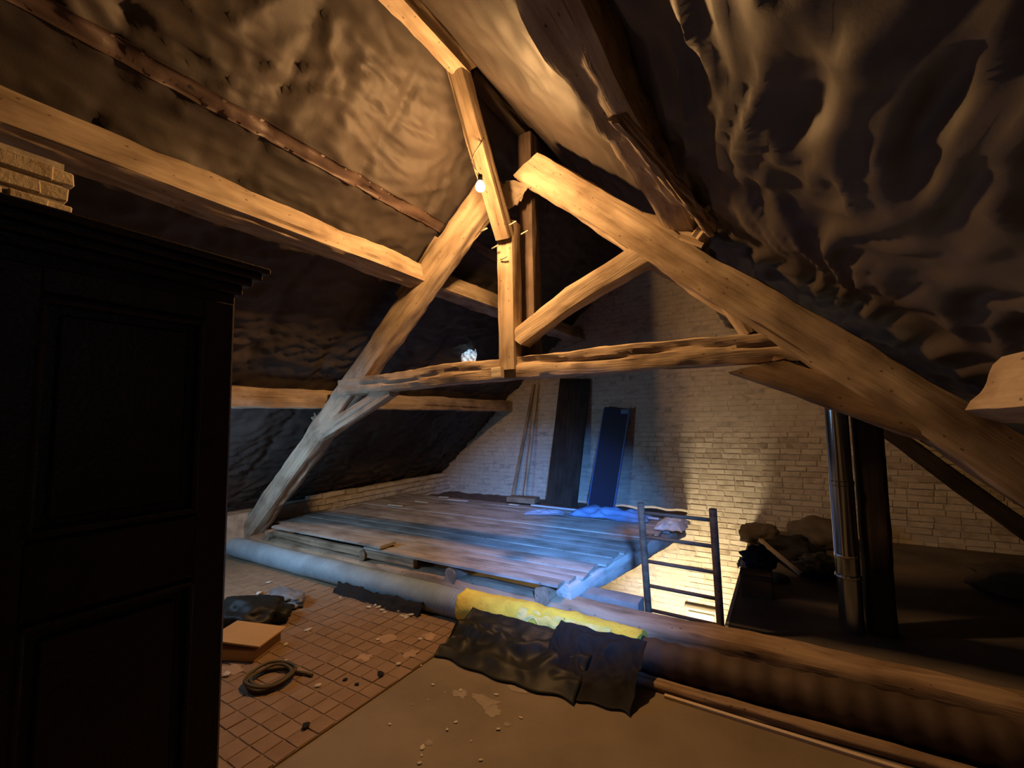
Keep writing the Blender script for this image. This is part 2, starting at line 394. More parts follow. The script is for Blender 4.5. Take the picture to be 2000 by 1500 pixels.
# knee wall at the left eave
wl = prism('wall_left', [(-6.0, -2.7), (-5.66, -2.7), (-5.66, YG), (-6.0, YG)], -.1, .42, MORTAR, kind='structure')
BR_KNEE = brick_mat('whitewashed_brick', False, (.60, .58, .55), (.36, .34, .32))
brick_wall(wl, 'x', 3.85, 6.8, .05, .42, -5.66, lambda u, z: z < .40, 200, BR_KNEE, BR_MANY, thick=.09, proud=.02)
for k_ in range(15):
    box('brick', (-5.72+random.uniform(-.03, .03), 3.95+k_*.2, .455), (.105, .19, .06), BR_KNEE, wl, b=.005, j=.006, rot=random.uniform(-.08, .08))
prism('wall_right', [(2.35, -2.7), (2.6, -2.7), (2.6, YG), (2.35, YG)], -.1, .5, MORTAR, kind='structure')
# brick pier behind the wardrobe
wp = prism('wall_side', [(-2.80, -1.2), (-2.52, -1.2), (-2.52, .545), (-2.80, .545)], 0, 2.60, MORTAR, kind='structure')
brick_wall(wp, 'x', -.4, .545, 2.0, 2.62, -2.52, lambda u, z: u < .46 and z < 2.58, 80, BR_PIER, BR_PIER, proud=.014)
for zz in range(int(.6/.073)):
    z_ = 2.0+zz*.073+BH/2
    if z_ < 2.58: box('brick', (-2.57, .50+(.015 if zz % 2 else 0), z_), (.12, .12, BH), BR_PIER, wp, b=.005, j=.004)

# ------------------------------------------------------------------ floors
fl = prism('floor', [(-6, -2.7), (2.6, -2.7), (2.6, 3.0), (-6, 3.0)], -.25, 0, SCREED, kind='structure')
T = .105
# clay tiles left of x=-1.97
tb = prism('tile_bed', [(-5.0, .9), (-1.985, .9), (-1.985, 2.72), (-5.0, 2.72)], 0, .0095, GROUT, fl)
cnt = 0
tile_meshes = [bevbox(T-.008, T-.008, .010, b=.002, j=.0015) for _ in range(8)]
for me in tile_meshes: me.materials.append(TILE)
spots = []; x = -1.985-T/2
while x > -4.95:
    y = 1.0+T/2
    while y < 2.70:
        # in view beyond the wardrobe's corner
        if y > .50*(-x)-.05: spots.append((x, y))
        y += T
    x -= T
spots.sort(key=lambda p: math.hypot(p[0], p[1]))
for (x, y) in spots[:290]:
    o = bpy.data.objects.new('tile', random.choice(tile_meshes)); C.objects.link(o); o.parent = fl
    put(o, Matrix.Translation((x, y, .0085+random.uniform(-.0015, .002))) @ Matrix.Rotation(random.uniform(-.02, .02), 4, 'Z'))
vs = []; fs = []
for (x, y) in spots[290:]:
    k = len(vs); vs += [Vector(v)+Vector((x, y, .0085)) for v in boxv(T-.010, T-.010, .010, .0015)]; fs += [tuple(k+q for q in f) for f in BOX]
if vs:
    o = link('tile', mesh('tile', vs, fs), TILE, fl); o['kind'] = 'stuff'
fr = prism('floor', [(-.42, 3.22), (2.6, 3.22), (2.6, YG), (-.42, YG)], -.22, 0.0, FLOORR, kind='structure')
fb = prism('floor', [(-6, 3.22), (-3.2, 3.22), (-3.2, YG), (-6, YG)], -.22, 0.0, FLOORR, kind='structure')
fs2 = prism('floor', [(-3.2, 3.0), (-.42, 3.0), (-.42, YG), (-3.2, YG)], -2.75, -2.6, FLOORR, kind='structure')
prism('wall_stair_left', [(-3.32, 3.22), (-3.2, 3.22), (-3.2, YG), (-3.32, YG)], -2.6, -.22, PLASTER, kind='structure')
prism('wall_stair_right', [(-.42, 3.22), (-.30, 3.22), (-.30, YG), (-.42, YG)], -2.6, -.22, PLASTER, kind='structure')
prism('wall_stair_front', [(-3.32, 3.0), (-.30, 3.0), (-.30, 3.22), (-3.32, 3.22)], -2.6, -.02, PLASTER, kind='structure')
prism('trim_1', [(-.445, 3.3), (-.42, 3.3), (-.42, YG), (-.445, YG)], -.2, .004, PLASTER, kind='structure')
# grey trimmer behind the tie beam at the stair opening
t = beam('stair_trimmer', (-1.55, 3.33, .10), (-.96, 3.33, .10), .16, .16, plain('grey_timber', (.25, .22, .19), .85, var=.35, scale=7), rough=.005)
tag(t, 'short grey timber trimmer edging the bright stair opening left of the ladder', 'beam')

# ------------------------------------------------------------------ roof windows (daylight)
def roof_window(name, s, y, side, w_, h_):
    e = None
    n_ = Vector((-side*SL/CN, 0, -1/CN)); t_ = Vector((side/CN, 0, -SL/CN))
    c_ = Vector((RX, y, RZ))+t_*s+n_*.12
    R_ = Matrix((t_, Vector((0, 1, 0)), n_)).transposed()
    if R_.determinant() < 0: R_ = Matrix((-t_, Vector((0, 1, 0)), n_)).transposed()
    Mx = Matrix.Translation(c_) @ R_.to_4x4()
    pane = link(name, bevbox(h_, w_, .012, b=0), SKYQ if side < 0 else ADDED_PANE); put(pane, Mx); pane['kind'] = 'structure'
    for (dx, dy, sx, sy) in ((-h_/2, 0, .05, w_+.05), (h_/2, 0, .05, w_+.05), (0, -w_/2, h_, .05), (0, w_/2, h_, .05)):
        f = link('window_frame', bevbox(sx, sy, .06, b=.004), W_DARK, pane); f.matrix_basis = Matrix.Translation((dx, dy, .01))
roof_window('window_1', 3.35, 1.15, -1, .55, .7)
roof_window('added_window', 3.05, .30, 1, .42, .5)  # unseen window added on the right slope for the blue fill
# small membrane tear, its flap glowing for the daylight, high on the left slope
tear = sheet('membrane_tear', 10, 14, lambda u, v: memb(-1, 2.53, 4.86, .05)+Vector((0, -1, 0))*0 + Vector((.10*(v-.5), .22*(v-.5), .30*(u-.5)*math.sqrt(max(.02, 1-(2*v-1)**2))+.07*(v-.5)+.02*nz(u*3, v*3))), SKYH, th=.004)
tear['kind'] = 'structure'

# ------------------------------------------------------------------ truss
tr = empty('roof_truss', (RX, 3.05, 0), label='main roof truss of old hewn timbers standing across the attic with king post and collar', cat='roof truss')
YT = 3.07
def TB(name, p0, p1, w_, h_, **k):
    lab = k.pop('label', None); m_ = k.pop('mat', W_OAK)
    o = beam(name, p0, p1, w_, h_, m_, tr, **k)
    if lab: o['label'] = lab
    return o
TB('rafter', (-5.72, YT, .14), (-1.98, YT, 3.56), .19, .235, rough=.014, bow=-.02, cracks=[(.05, .34, 272, .03, .25), (.4, .62, 255, .02, .2)])
TB('rafter', (-1.66, YT, 3.55), (1.62, YT, .60), .19, .25, rough=.014, bow=.015, cut0=.35, cracks=[(.12, .5, 268, .035, .25), (.45, .95, 280, .03, .3)])
TB('king_post', (-1.785, 3.26, 1.92), (-1.785, 3.26, 3.98), .13, .14, up=(0, 1, 0), rough=.005, mat=wood('shaded_plank', (.085, .062, .05), (.13, .095, .078), (.17, .125, .10)), label='rear plank of the king post, coloured as if unlit')  # rear plank's wood darkened, shade put into its colour
TB('king_post', (-1.86, YT-.03, 1.90), (-1.86, YT-.03, 3.12), .15, .15, up=(0, 1, 0), rough=.006, cracks=[(.02, .6, 270, .02, .1)])
TB('collar', (-3.93, YT-.03, 1.86), (.26, YT+.04, 1.90), .16, .175, rough=.012, bow=.035, cracks=[(.05, .45, 185, .028, .5), (.45, .98, 170, .035, .6)], seg=.04)
TB('strut', (-1.80, YT-.01, 2.14), (-.66, YT-.01, 2.66), .15, .16, rough=.01, bow=.03, cut0=-.5)
TB('knee_brace', (-4.30, YT-.03, 1.36), (-3.20, YT-.02, 1.84), .13, .15, rough=.012, cut1=.5, cracks=[(.2, .9, 200, .015, .3)])
TB('knee_brace', (-.12, YT-.02, 1.80), (.74, YT-.02, 1.41), .14, .18, rough=.012, bow=-.01, cut0=1.4, mat=W_TIE)
TB('tie_beam', (-6.0, 3.10, .075), (2.35, 3.10, .075), .24, .20, mat=W_TIE, rough=.012, rnd=.5, seg=.07, label='long brown tie beam lying across the floor')
TB('peg', (-1.965, 2.93, 1.87), (-1.875, 2.93, 1.875), .05, .085, rough=.002, seg=.02, label='pale wooden block nailed under the king post', mat=plain('pale_block', (.62, .54, .42), .8, var=.1))
TB('cleat', (-3.13, YT, 2.72), (-2.62, YT, 3.17), .12, .07, rough=.006)
TB('cleat', (-.80, YT-.02, 2.90), (-.36, YT-.02, 2.62), .13, .09, rough=.012)
TB('cleat', (-.40, YT-.08, 2.64), (-.27, YT-.14, 2.76), .09, .09, rough=.01, rnd=.6)
TB('cleat', (-.33, YT+.02, 2.32), (-.16, YT+.02, 2.00), .10, .08, rough=.008)
# nails at the brace joint
for k_, (x_, z_, y_) in enumerate([(-1.99, 3.03, 2.86), (-1.74, 3.04, 2.90), (-1.68, 2.98, 2.98), (-1.93, 2.90, 2.93), (-1.86, 2.80, 2.95)]):
    tube('nail', [(x_-.03, y_, z_), (x_+.045, y_-.02, z_+.006)], .006, ROPE, tr, 6)
# small pointed splinters / old brace end behind the left rafter
kb = beam('wind_brace', (-4.80, 3.20, 1.74), (-4.33, 3.16, 1.38), .07, .10, W_OAK, rough=.01)
tag(kb, 'short splintered brace under the low left purlin beside the truss rafter', 'brace')

# ridge, purlins
b_ = beam('ridge_beam', (-1.79, -2.6, 4.0), (-1.79, 2.40, 4.0), .13, .17, W_OAK, rough=.01, cut1=.9); tag(b_, 'bright orange-lit ridge beam overhead, ending above the diagonal brace', 'ridge beam')
b_ = beam('ridge_beam', (-1.83, 2.46, 4.05), (-1.83, YG, 4.05), .10, .11, W_DARK, rough=.01); tag(b_, 'ridge beam coloured as if shaded, continuing behind the king post to the brick gable', 'ridge beam')  # rear stretch takes dark wood in place of shade
b_ = beam('purlin', (-2.85, -2.6, 2.87), (-2.85, YG, 2.87), .19, .20, W_OAK, rough=.012, up=(-.25, 0, 1), cracks=[(.2, .62, 300, .03, .3), (.2, .62, 330, .02, .3), (.2, .6, 210, .03, .3), (.2, .6, 240, .02, .3)], bow=-.02)
tag(b_, 'long upper purlin on the left roof slope, lit orange, ending behind the king post', 'purlin', 'roof purlins')
b_ = beam('purlin', (-4.26, -2.6, 1.75), (-4.26, YG, 1.75), .17, .19, W_OAK, rough=.012)
tag(b_, 'low horizontal purlin on the dark left slope behind the wardrobe', 'purlin', 'roof purlins')
b_ = beam('purlin', (-.50, -2.6, 2.83), (-.50, YG, 2.83), .21, .20, W_OAK, rough=.02, up=(.3, 0, 1))
tag(b_, 'ragged upper purlin on the right slope, passing over the camera', 'purlin', 'roof purlins')
b_ = beam('purlin', (.62, -2.0, 1.56), (.62, 1.95, 1.56), .18, .18, W_OAK, rough=.012, up=(.4, 0, 1), cut1=-.6)
tag(b_, 'short purlin end at the right edge, in front of the sloping rafter', 'purlin', 'roof purlins')
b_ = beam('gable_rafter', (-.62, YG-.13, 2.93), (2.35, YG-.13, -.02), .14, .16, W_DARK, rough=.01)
tag(b_, 'dark rafter lying against the right side of the brick gable', 'rafter')
# diagonal brace carrying the lamp
br = beam('ridge_brace', (-1.80, 2.24, 4.04), (-1.855, 2.965, 2.98), .135, .11, W_OAK, rough=.005, cracks=[(.15, .62, 0, .02, .1), (.1, .6, 90, .02, .1), (.1, .6, 270, .02, .1)], up=(0, 1, 0))
tag(br, 'bright diagonal brace from the ridge down to the king post, beside the lamp', 'brace')
b_ = beam('wind_brace', (-.50, 1.66, 2.705), (-.31, 2.86, 2.62), .06, .05, W_OAK, rough=.014, up=(.6, -.3, .8), seg=.03)
tag(b_, 'ragged bright plank under the right purlin, meeting the right rafter', 'brace')

# ------------------------------------------------------------------ lamp
lamp = empty('bare_bulb', tuple(BULB), label='bare glowing light bulb hanging beside the diagonal brace', cat='lamp')
bm = bmesh.new(); bmesh.ops.create_uvsphere(bm, u_segments=24, v_segments=16, radius=.036)
for v in bm.verts:
    if v.co.z > 0: v.co.x *= 1-v.co.z*7; v.co.y *= 1-v.co.z*7; v.co.z *= 1.5
me = bpy.data.meshes.new('bulb'); bm.to_mesh(me); bm.free()
bo = link('bulb', me, GLOW, lamp, True); bo.visible_shadow = True
bo.matrix_basis = Matrix.Translation((0, 0, -.005))
tube('socket', [BULB+Vector((0, 0, .038)), BULB+Vector((0, 0, .085))], .017, BLACK, lamp, 14)
cb = tube('cable', [BULB+Vector(p) for p in [(0, 0, .085), (-.03, -.02, .13), (-.055, -.03, .19), (-.03, -.03, .24), (.0, -.01, .30), (.02, .01, .36)]], .005, ROPE, lamp, 8)

# rag / plastic hanging behind the brace
rg = sheet('hanging_rag', 22, 18, lambda u, v: (-1.83+.30*(u-.15)-.05*v, 3.02-.03*math.sin(u*7)+.02*nz(u*5, v*6), 3.49-.10*u-(.03+.20*max(0, 1-abs(u-.32)*2.3)+.07*abs(nz(u*9, 4)))*v+.015*nz(u*6, v*5)), plain('grey_rag', (.36, .30, .24), .9, var=.3), th=.004)
tag(rg, 'torn pale rag hanging between the king post and the right rafter end', 'cloth')

# ------------------------------------------------------------------ platform
pf = empty('board_platform', (-3.4, 3.1, 0), label='low platform of loose grey boards on log joists behind the tie beam', cat='platform')
def edge(y): return -1.44+.35*(y-3.0)/2.2
y = 3.0; i = 0
while y < 5.5:
    wd = random.uniform(.17, .22) if y > 3.3 else .13
    if i in (0,): x0, x1 = -3.55, edge(y)-.03
    elif i == 1: x0, x1 = -3.50, edge(y)-.02
    else: x0, x1 = -5.55+random.uniform(0, .12), edge(y)+random.uniform(-.05, .03)
    zt = .290+random.uniform(-.004, .006)
    o = beam('board', (x0, y+wd/2, zt-.014), (x1, y+wd/2, zt-.014+random.uniform(-.004, .004)), wd, .028, W_BOARD, pf, rough=.0025, rnd=.12, seg=.3, n=16)
    y += wd+(.02 if i in (3, 4) else random.choice((.002, .003, .007))); i += 1
# loose lighter boards at the front left, slightly raised
o = beam('board', (-5.05, 3.06, .325), (-3.30, 3.08, .322), .20, .03, W_BOARD, pf, rough=.003, rnd=.12, seg=.2, n=16)
o = beam('board', (-5.10, 3.04, .235), (-2.9, 3.03, .225), .05, .07, W_TIE, pf, rough=.006)
for x_, s_ in ((-5.20, .07), (-3.56, .06), (-2.47, .075), (-1.60, .08)):
    o = beam('joist', (x_, 2.99, .262-s_*.85), (x_+.12, 5.5, .262-s_*.85), s_*1.45, s_*1.7, W_TIE, pf, rough=.007, rnd=.75, up=(0, 0, 1))
o = beam('edge_log', (-1.47, 3.10, .185), (-1.09, 5.50, .19), .12, .16, wood('pale_log', (.30, .26, .22), (.42, .38, .33), (.5, .46, .4), vary=.05), pf, rough=.008, rnd=.7)
o['label'] = 'pale grey round log along the stair opening'
# debris bed beyond the platform
db = sheet('rubble_bed', 60, 14, lambda u, v: (-5.6+4.35*u, 5.56+1.25*v, .13+.05*nz(u*14, v*3)+.02*nz(u*50, v*9)), plain('dirt', (.16, .11, .08), .95, col2=(.08, .055, .04), scale=12, bmp=.8), th=.02)
tag(db, 'strip of dirt and rubble along the foot of the brick gable', 'dirt', kind='stuff')
# pale slats and pieces lying on the platform's far end
def slat(p, L, wd, rz, m_, lab, th=.012, nm='slat', g=None):
    p = (p[0]*.93, p[1]*.93, p[2]+.072)
    o = box(nm, p, (L, wd, th), m_, None, b=.002, j=.002, rot=rz); tag(o, lab, 'slat', g); return o
slat((-4.55, 5.72, .240), .35, .05, .1, WHITE, 'white slat lying on the far boards, left of the leaning sticks')
slat((-4.98, 5.35, .240), .26, .03, -.1, CHALK, 'thin pale strip on the platform, farther of two by the low brick wall')
slat((-5.15, 4.95, .240), .26, .04, .05, CHALK, 'thin pale strip on the platform, nearer of two by the low brick wall')
slat((-4.95, 5.85, .240), .16, .05, .3, CHALK, 'small pale piece at the corner of the gable and the low wall')
slat((-3.55, 5.82, .240), .15, .05, 0, CHALK, 'small pale piece in front of the dark upright board')
slat((-2.35, 5.86, .243), 1.75, .035, -.03, plain('white_batten', (.5, .5, .52), .6, var=.15), 'long white batten lying along the far edge of the platform', .02)
# blue crumpled plastic
def crump(name, cx, cy, cz, lx, ly, h, m_, seed, nx=34, ny=22, rz=0):
    if cy > 5: cx *= .945; cy *= .945; cz += .062
    def fn(u, v):
        a = (u-.5)*lx; b = (v-.5)*ly*(1-.35*abs(nz(u*3, seed)))
        e = max(0., 1-max(abs(2*u-1), abs(2*v-1))**4)
        hh = h*e*(.35+.65*abs(ridged(u*4+seed, v*3)))+h*.25*abs(nz(u*11, v*11, seed))
        return (cx+a*math.cos(rz)-b*math.sin(rz)+.03*nz(v*5, u*3, seed), cy+a*math.sin(rz)+b*math.cos(rz)+.03*nz(u*5, v*3, seed+4), cz+hh)
    return sheet(name, nx, ny, fn, m_, th=.003)
o = crump('plastic_sheet', -2.0, 5.66, .240, .95, .42, .10, BLUEP, 3); tag(o, 'crumpled blue plastic sheet on the boards below the leaning blue panel', 'plastic sheet')
o = crump('plastic_sheet', -2.85, 5.45, .238, .5, .25, .04, plain('pale_plastic', (.36, .42, .55), .4, var=.2), 8, rz=.4); tag(o, 'thin pale plastic scrap on the boards left of the blue heap', 'plastic sheet')
o = crump('plastic_sheet', -1.17, 5.45, .245, .30, .5, .08, WHITE, 14, 24, 24); tag(o, 'pale sheet draped at the platform corner behind the ladder top', 'plastic sheet')

# leaning things at the gable
def leaning(name, p0, p1, wd, th, m_, lab, cat, parent=None):
    o = link(name, bevbox((Vector(p1)-Vector(p0)).length, wd, th, b=.003), m_, parent)
    Mx = axisM(p0, p1, (0, 1, 0)); L = (Vector(p1)-Vector(p0)).length
    # local z faces the wall normal, local y is the width
    put(o, Mx @ Matrix.Translation((L/2, 0, 0)))
    if lab: tag(o, lab, cat)
    return o
leaning('dark_board', (-3.10, 6.52, .13), (-2.92, 6.80, 2.16), .54, .03, W_DARK, 'tall dark brown board leaning upright against the brick gable', 'board')
bp = empty('blue_panel', (-2.46, 6.55, .13), label='narrow dark blue panel with edges paled as if lit leaning against the gable', cat='panel')
leaning('panel_face', (-2.44, 6.52, .14), (-2.20, 6.74, 1.65), .40, .03, BLUEB, None, None, bp)
for dx in (-.205, .205):
    leaning('lit_edge', (-2.44+dx, 6.515, .14), (-2.20+dx, 6.735, 1.66), .018, .045, BLUE_LIT, None, None, bp)
leaning('lit_top_edge', (-2.13, 6.70, 1.60), (-2.01, 6.70, 1.60), .07, .03, BLUE_LIT, None, None, bp)
leaning('wooden_stick', (-4.02, 6.55, .14), (-3.70, 6.80, 2.12), .05, .03, W_TIE, 'thin leaning stick with its foot further left, at the gable', 'stick')
leaning('wooden_stick', (-3.82, 6.60, .14), (-3.62, 6.81, 2.14), .045, .03, wood('pale_stick', (.35, .28, .18), (.5, .42, .3), (.55, .48, .36)), 'paler thin stick leaning beside the dark upright board', 'stick')
# blocks below the sticks
o = box('wooden_block', (-3.66, 6.28, .22), (.5, .22, .09), W_TIE, b=.006, j=.006, rot=.1); tag(o, 'low wooden block at the foot of the leaning sticks', 'block')

# ------------------------------------------------------------------ ladder
ld = empty('ladder', (-.68, 3.45, -2.0), label='dark wooden ladder rising out of the bright stair opening', cat='ladder')
for x0, x1 in ((-.90, -.955), (-.435, -.455)):
    tube('rail', [(x0+(x1-x0)*t_*1.0, 3.62-.22*t_, -2.6+3.46*t_) for t_ in [k/14 for k in range(15)]], .026, W_LADDER, ld, 12)
for z_ in (.79, .61, .43, .25, .07, -.11, -.29, -.47, -.65, -.83, -1.0, -1.2, -1.4, -1.6, -1.8, -2.0, -2.2, -2.4):
    t_ = (z_+2.6)/3.46; y_ = 3.62-.22*t_
    tube('rung', [(-.90-.055*t_, y_, z_), (-.435-.02*t_, y_, z_-.008)], .013, W_LADDER, ld, 10)
# framed panel low on the stairwell wall
fp = empty('wall_box', (-1.12, 6.8, -1.45), label='small pale framed box low on the bright stairwell wall', cat='box')
box('housing', (-1.12, 6.80, -1.35), (.46, .08, .42), PLASTER, fp, b=.02)
box('cover', (-1.12, 6.75, -1.36), (.34, .03, .32), WHITE, fp, b=.01)

# ------------------------------------------------------------------ flue pipe and post
fp = empty('flue_pipe', (.315, 3.95, 0), label='shiny round metal flue pipe standing on the floor left of the dark post', cat='pipe')
def lathe_v(name, x_, y_, prof, m_, parent, n=40):
    vs = []; fs = []
    for (r, z) in prof:
        for j in range(n): a = 2*math.pi*j/n; vs.append((r*math.cos(a), r*math.sin(a), z))
    for i in range(len(prof)-1):
        for j in range(n): a = i*n+j; b = i*n+(j+1) % n; fs.append((a, b, b+n, a+n))
    fs.append(tuple(range(n-1, -1, -1))); fs.append(tuple(range((len(prof)-1)*n, len(prof)*n)))
    o = link(name, mesh(name, vs, fs), m_, parent)
    for p in o.data.polygons: p.use_smooth = len(p.vertices) == 4
    o.data.set_sharp_from_angle(angle=math.radians(50))
    return put(o, Matrix.Translation((x_, y_, 0)))
lathe_v('pipe_section', .325, 3.95, [(.072, 0), (.072, .50), (.074, .505), (.074, .53), (.072, .535), (.072, 1.0)], CHROME, fp)
lathe_v('pipe_section', .325, 3.95, [(.070, 1.0), (.076, 1.005), (.076, 1.03), (.070, 1.035), (.070, 2.1)], CHROME, fp)
lathe_v('joint_collar', .325, 3.95, [(.0755, .36), (.0785, .365), (.0785, .385), (.0755, .39)], CHROME, fp)
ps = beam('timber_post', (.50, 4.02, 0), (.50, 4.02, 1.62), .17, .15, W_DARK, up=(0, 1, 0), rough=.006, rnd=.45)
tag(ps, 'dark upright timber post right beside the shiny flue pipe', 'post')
b_ = beam('head_block', (.56, 4.02, 1.62), (.56, 4.02, 1.92), .12, .12, W_DARK, up=(0, 1, 0), rough=.004, parent=None)
b_.name = 'post_head'; b_.parent = ps; b_.matrix_basis = ps.matrix_basis.inverted() @ b_.matrix_basis

# ------------------------------------------------------------------ things on the far right floor
cbx = empty('cardboard_box', (-.27, 4.40, 0), label='small dark cardboard box at the edge of the stair opening', cat='box')
box('box_body', (-.27, 4.40, .10), (.23, .24, .20), CARDD, cbx, b=.004)
box('flap', (-.27, 4.28, .205), (.23, .07, .008), CARDD, cbx, b=.001, rot=Matrix.Rotation(.4, 4, 'X'))
o = lump('dark_cloth', (-.255, 4.44, .205), (.25, .26, .20), NAVY, seed=4, amp=.4, freq=2.2); tag(o, 'dark navy cloth bundle heaped on the small cardboard box', 'cloth')
o = crump('paper_scrap', -.375, 4.40, .21, .07, .14, .06, WHITE, 5, 12, 12); tag(o, 'small white paper scrap on the left side of the navy bundle', 'paper')
o = lump('bin_bag', (.02, 5.55, 0), (.46, .36, .30), BLACKR, seed=8, amp=.35); tag(o, 'black bag in the heap, farther and left of the other black bag', 'bag')
o = lump('bin_bag', (.22, 5.10, 0), (.42, .38, .24), BLACK, seed=15, amp=.35); tag(o, 'glossy black bag nearest the flue pipe on the right floor', 'bag')
o = lump('brown_sack', (.28, 6.25, 0), (.62, .40, .40), SACK, seed=21, amp=.2); tag(o, 'large brown sack slumped against the gable behind the black bags', 'sack')
o = lump('brown_sack', (-.32, 6.15, 0), (.42, .36, .26), SACK, seed=33, amp=.25); tag(o, 'smaller brown sack left of the black bags by the gable', 'sack')
o = beam('wooden_stick', (-.28, 5.42, .20), (.06, 4.93, .05), .04, .03, plain('stick_wood', (.36, .28, .2), .8), rough=.003); tag(o, 'pale stick lying across the black bags', 'stick')
o = lump('stone', (-.12, 4.80, 0), (.18, .12, .09), SACK, seed=40, amp=.2, sub=3); tag(o, 'brown stone on the floor in front of the pale stick', 'stone')
o = lump('brown_sack', (1.75, 5.4, 0), (.9, .7, .30), SACK, seed=61, amp=.3); tag(o, 'flat dim heap at the foot of the right roof slope', 'sack')

# ------------------------------------------------------------------ duct in front of the tie beam
du = empty('duct', (-1.9, 2.765, 0), label='long ribbed duct lying on the floor in front of the tie beam', cat='duct')
def duct(name, x0, x1, r, mat_, per, amp, y_=2.765, z_=None, rag=0, wob=.012):
    n = 32; step = per/4 if per else .02; k = int((x1-x0)/step); vs = []; fs = []
    for i in range(k+1):
        x = x0+(x1-x0)*i/k
        for j in range(n):
            a = 2*math.pi*j/n
            rr = r+(amp*math.sin(2*math.pi*i*step/per) if per else 0)
            rr += .006*nz(x*3, a*.8, r*40)
            if rag: rr += rag*(.6*nz(x*7, math.cos(a)*2, math.sin(a)*2)+.5*nz(x*18, math.cos(a)*5, math.sin(a)*5))
            vs.append((x-x0+(.02*nz(a*2, i) if rag and i in (0, k) else 0), wob*nz(x*1.1, 5)+rr*math.cos(a), wob*nz(x*1.0, 15)+rr*math.sin(a)))
    for i in range(k):
        for j in range(n): a = i*n+j; b = i*n+(j+1) % n; fs.append((a, b, b+n, a+n))
    fs.append(tuple(range(n-1, -1, -1))); fs.append(tuple(range(k*n, k*n+n)))
    o = link(name, mesh(name, vs, fs), mat_, du)
    for p in o.data.polygons: p.use_smooth = len(p.vertices) == 4
    return put(o, Matrix.Translation((x0, y_, r if z_ is None else z_)))
d1 = duct('duct_section', -5.45, -2.12, .103, DUCT, .03, .0028, z_=.104); d1['label'] = 'grey finely ribbed duct length'
d2 = duct('insulation_sleeve', -2.14, -.80, .112, YEL, 0, 0, z_=.114, rag=.018); d2['label'] = 'yellow mineral wool sleeve with torn underside'
d3 = duct('duct_section', -.86, 1.75, .096, DUCT2, .11, .006, y_=2.76, z_=.100); d3['label'] = 'dark brown coarse ribbed duct length'
# torn flaps on the yellow sleeve
for k_, (x_, L_) in enumerate(((-1.45, .34), (-1.12, .30))):
    def fn(u, v, x_=x_, L_=L_, k_=k_):
        a = math.radians(118+62*v*(.7+.5*nz(u*4, k_*3)))
        r = .112+.012*nz(u*6, v*4, k_)
        return (x_+L_*(u-.5), 2.765+r*math.cos(a), .114+r*math.sin(a))
    o = sheet('torn_flap', 24, 12, fn, plain('pale_wool', (.85, .66, .22), .95, col2=(.7, .5, .1), scale=9, bmp=.8), du, .006)
# lower lath and strip along the right
o = beam('floor_batten', (-.80, 2.615, .022), (1.6, 2.63, .022), .07, .044, W_TIE, rough=.004, rnd=.4); tag(o, 'brown batten lying along the foot of the dark duct', 'batten')
o = box('floor_strip', (-.12, 2.545, .008), (1.02, .022, .016), plain('pale_strip', (.62, .5, .38), .7, var=.1), b=.002, rot=-.02); tag(o, 'thin pale strip lying on the screed along the dark duct', 'strip')
# black plastic lumps in front of the yellow sleeve
def drape(name, x0, x1, yb, yf, zb, m_, seed, lab, cat, nx=60, ny=34, top=.03):
    def fn(u, v):
        x = x0+(x1-x0)*u; yy = yb+(yf-yb)*v+.05*nz(u*5, seed)*v
        z = zb*(1-v)**1.3+top*(1-v)+.012
        z += (.05*abs(ridged(u*3.3+seed, v*2.3))+.02*abs(ridged(u*8, v*6, seed)))*math.sin(math.pi*min(1, .1+v*.9))
        return (x+.04*nz(v*4, seed+2), yy, z)
    o = sheet(name, nx, ny, fn, m_, th=.004); tag(o, lab, cat); return o
drape('black_sheet', -1.98, -1.02, 2.655, 2.24, .10, BLACK, 5, 'glossy torn black plastic sheet spread in front of the yellow sleeve', 'plastic sheet')
drape('black_bundle', -1.28, -.74, 2.655, 2.30, .13, BLACKR, 17, 'matt black bundle at the right end of the yellow sleeve', 'bundle', top=.06)
drape('black_rag', -3.45, -2.45, 2.69, 2.585, .035, BLACKR, 27, 'narrow black rag tucked under the grey duct', 'rag', 60, 12, top=.012)

# ------------------------------------------------------------------ near-left floor things
cb2 = empty('open_carton', (-3.15, 1.62, 0), rz=.0, label='torn tan cardboard carton on the tiles beside the wardrobe', cat='box')
box('carton_body', (-3.12, 1.66, .05), (.36, .26, .07), CARD, cb2, b=.004, rot=.42)
box('carton_flap', (-3.09, 1.67, .125), (.37, .27, .012), CARD, cb2, b=.002, rot=Matrix.Rotation(.42, 4, 'Z') @ Matrix.Rotation(.07, 4, 'Y'))
o = lump('black_bag', (-3.52, 1.90, .012), (.62, .40, .22), BLACK, seed=52, amp=.3, rz=.4); tag(o, 'crumpled black plastic bag behind the torn carton', 'bag')
o = lump('grey_bag', (-3.62, 2.26, .012), (.42, .22, .12), plain('grey_bag', (.22, .22, .23), .5, var=.4), seed=55, amp=.35); tag(o, 'small greyish plastic bag behind the black bag', 'bag')
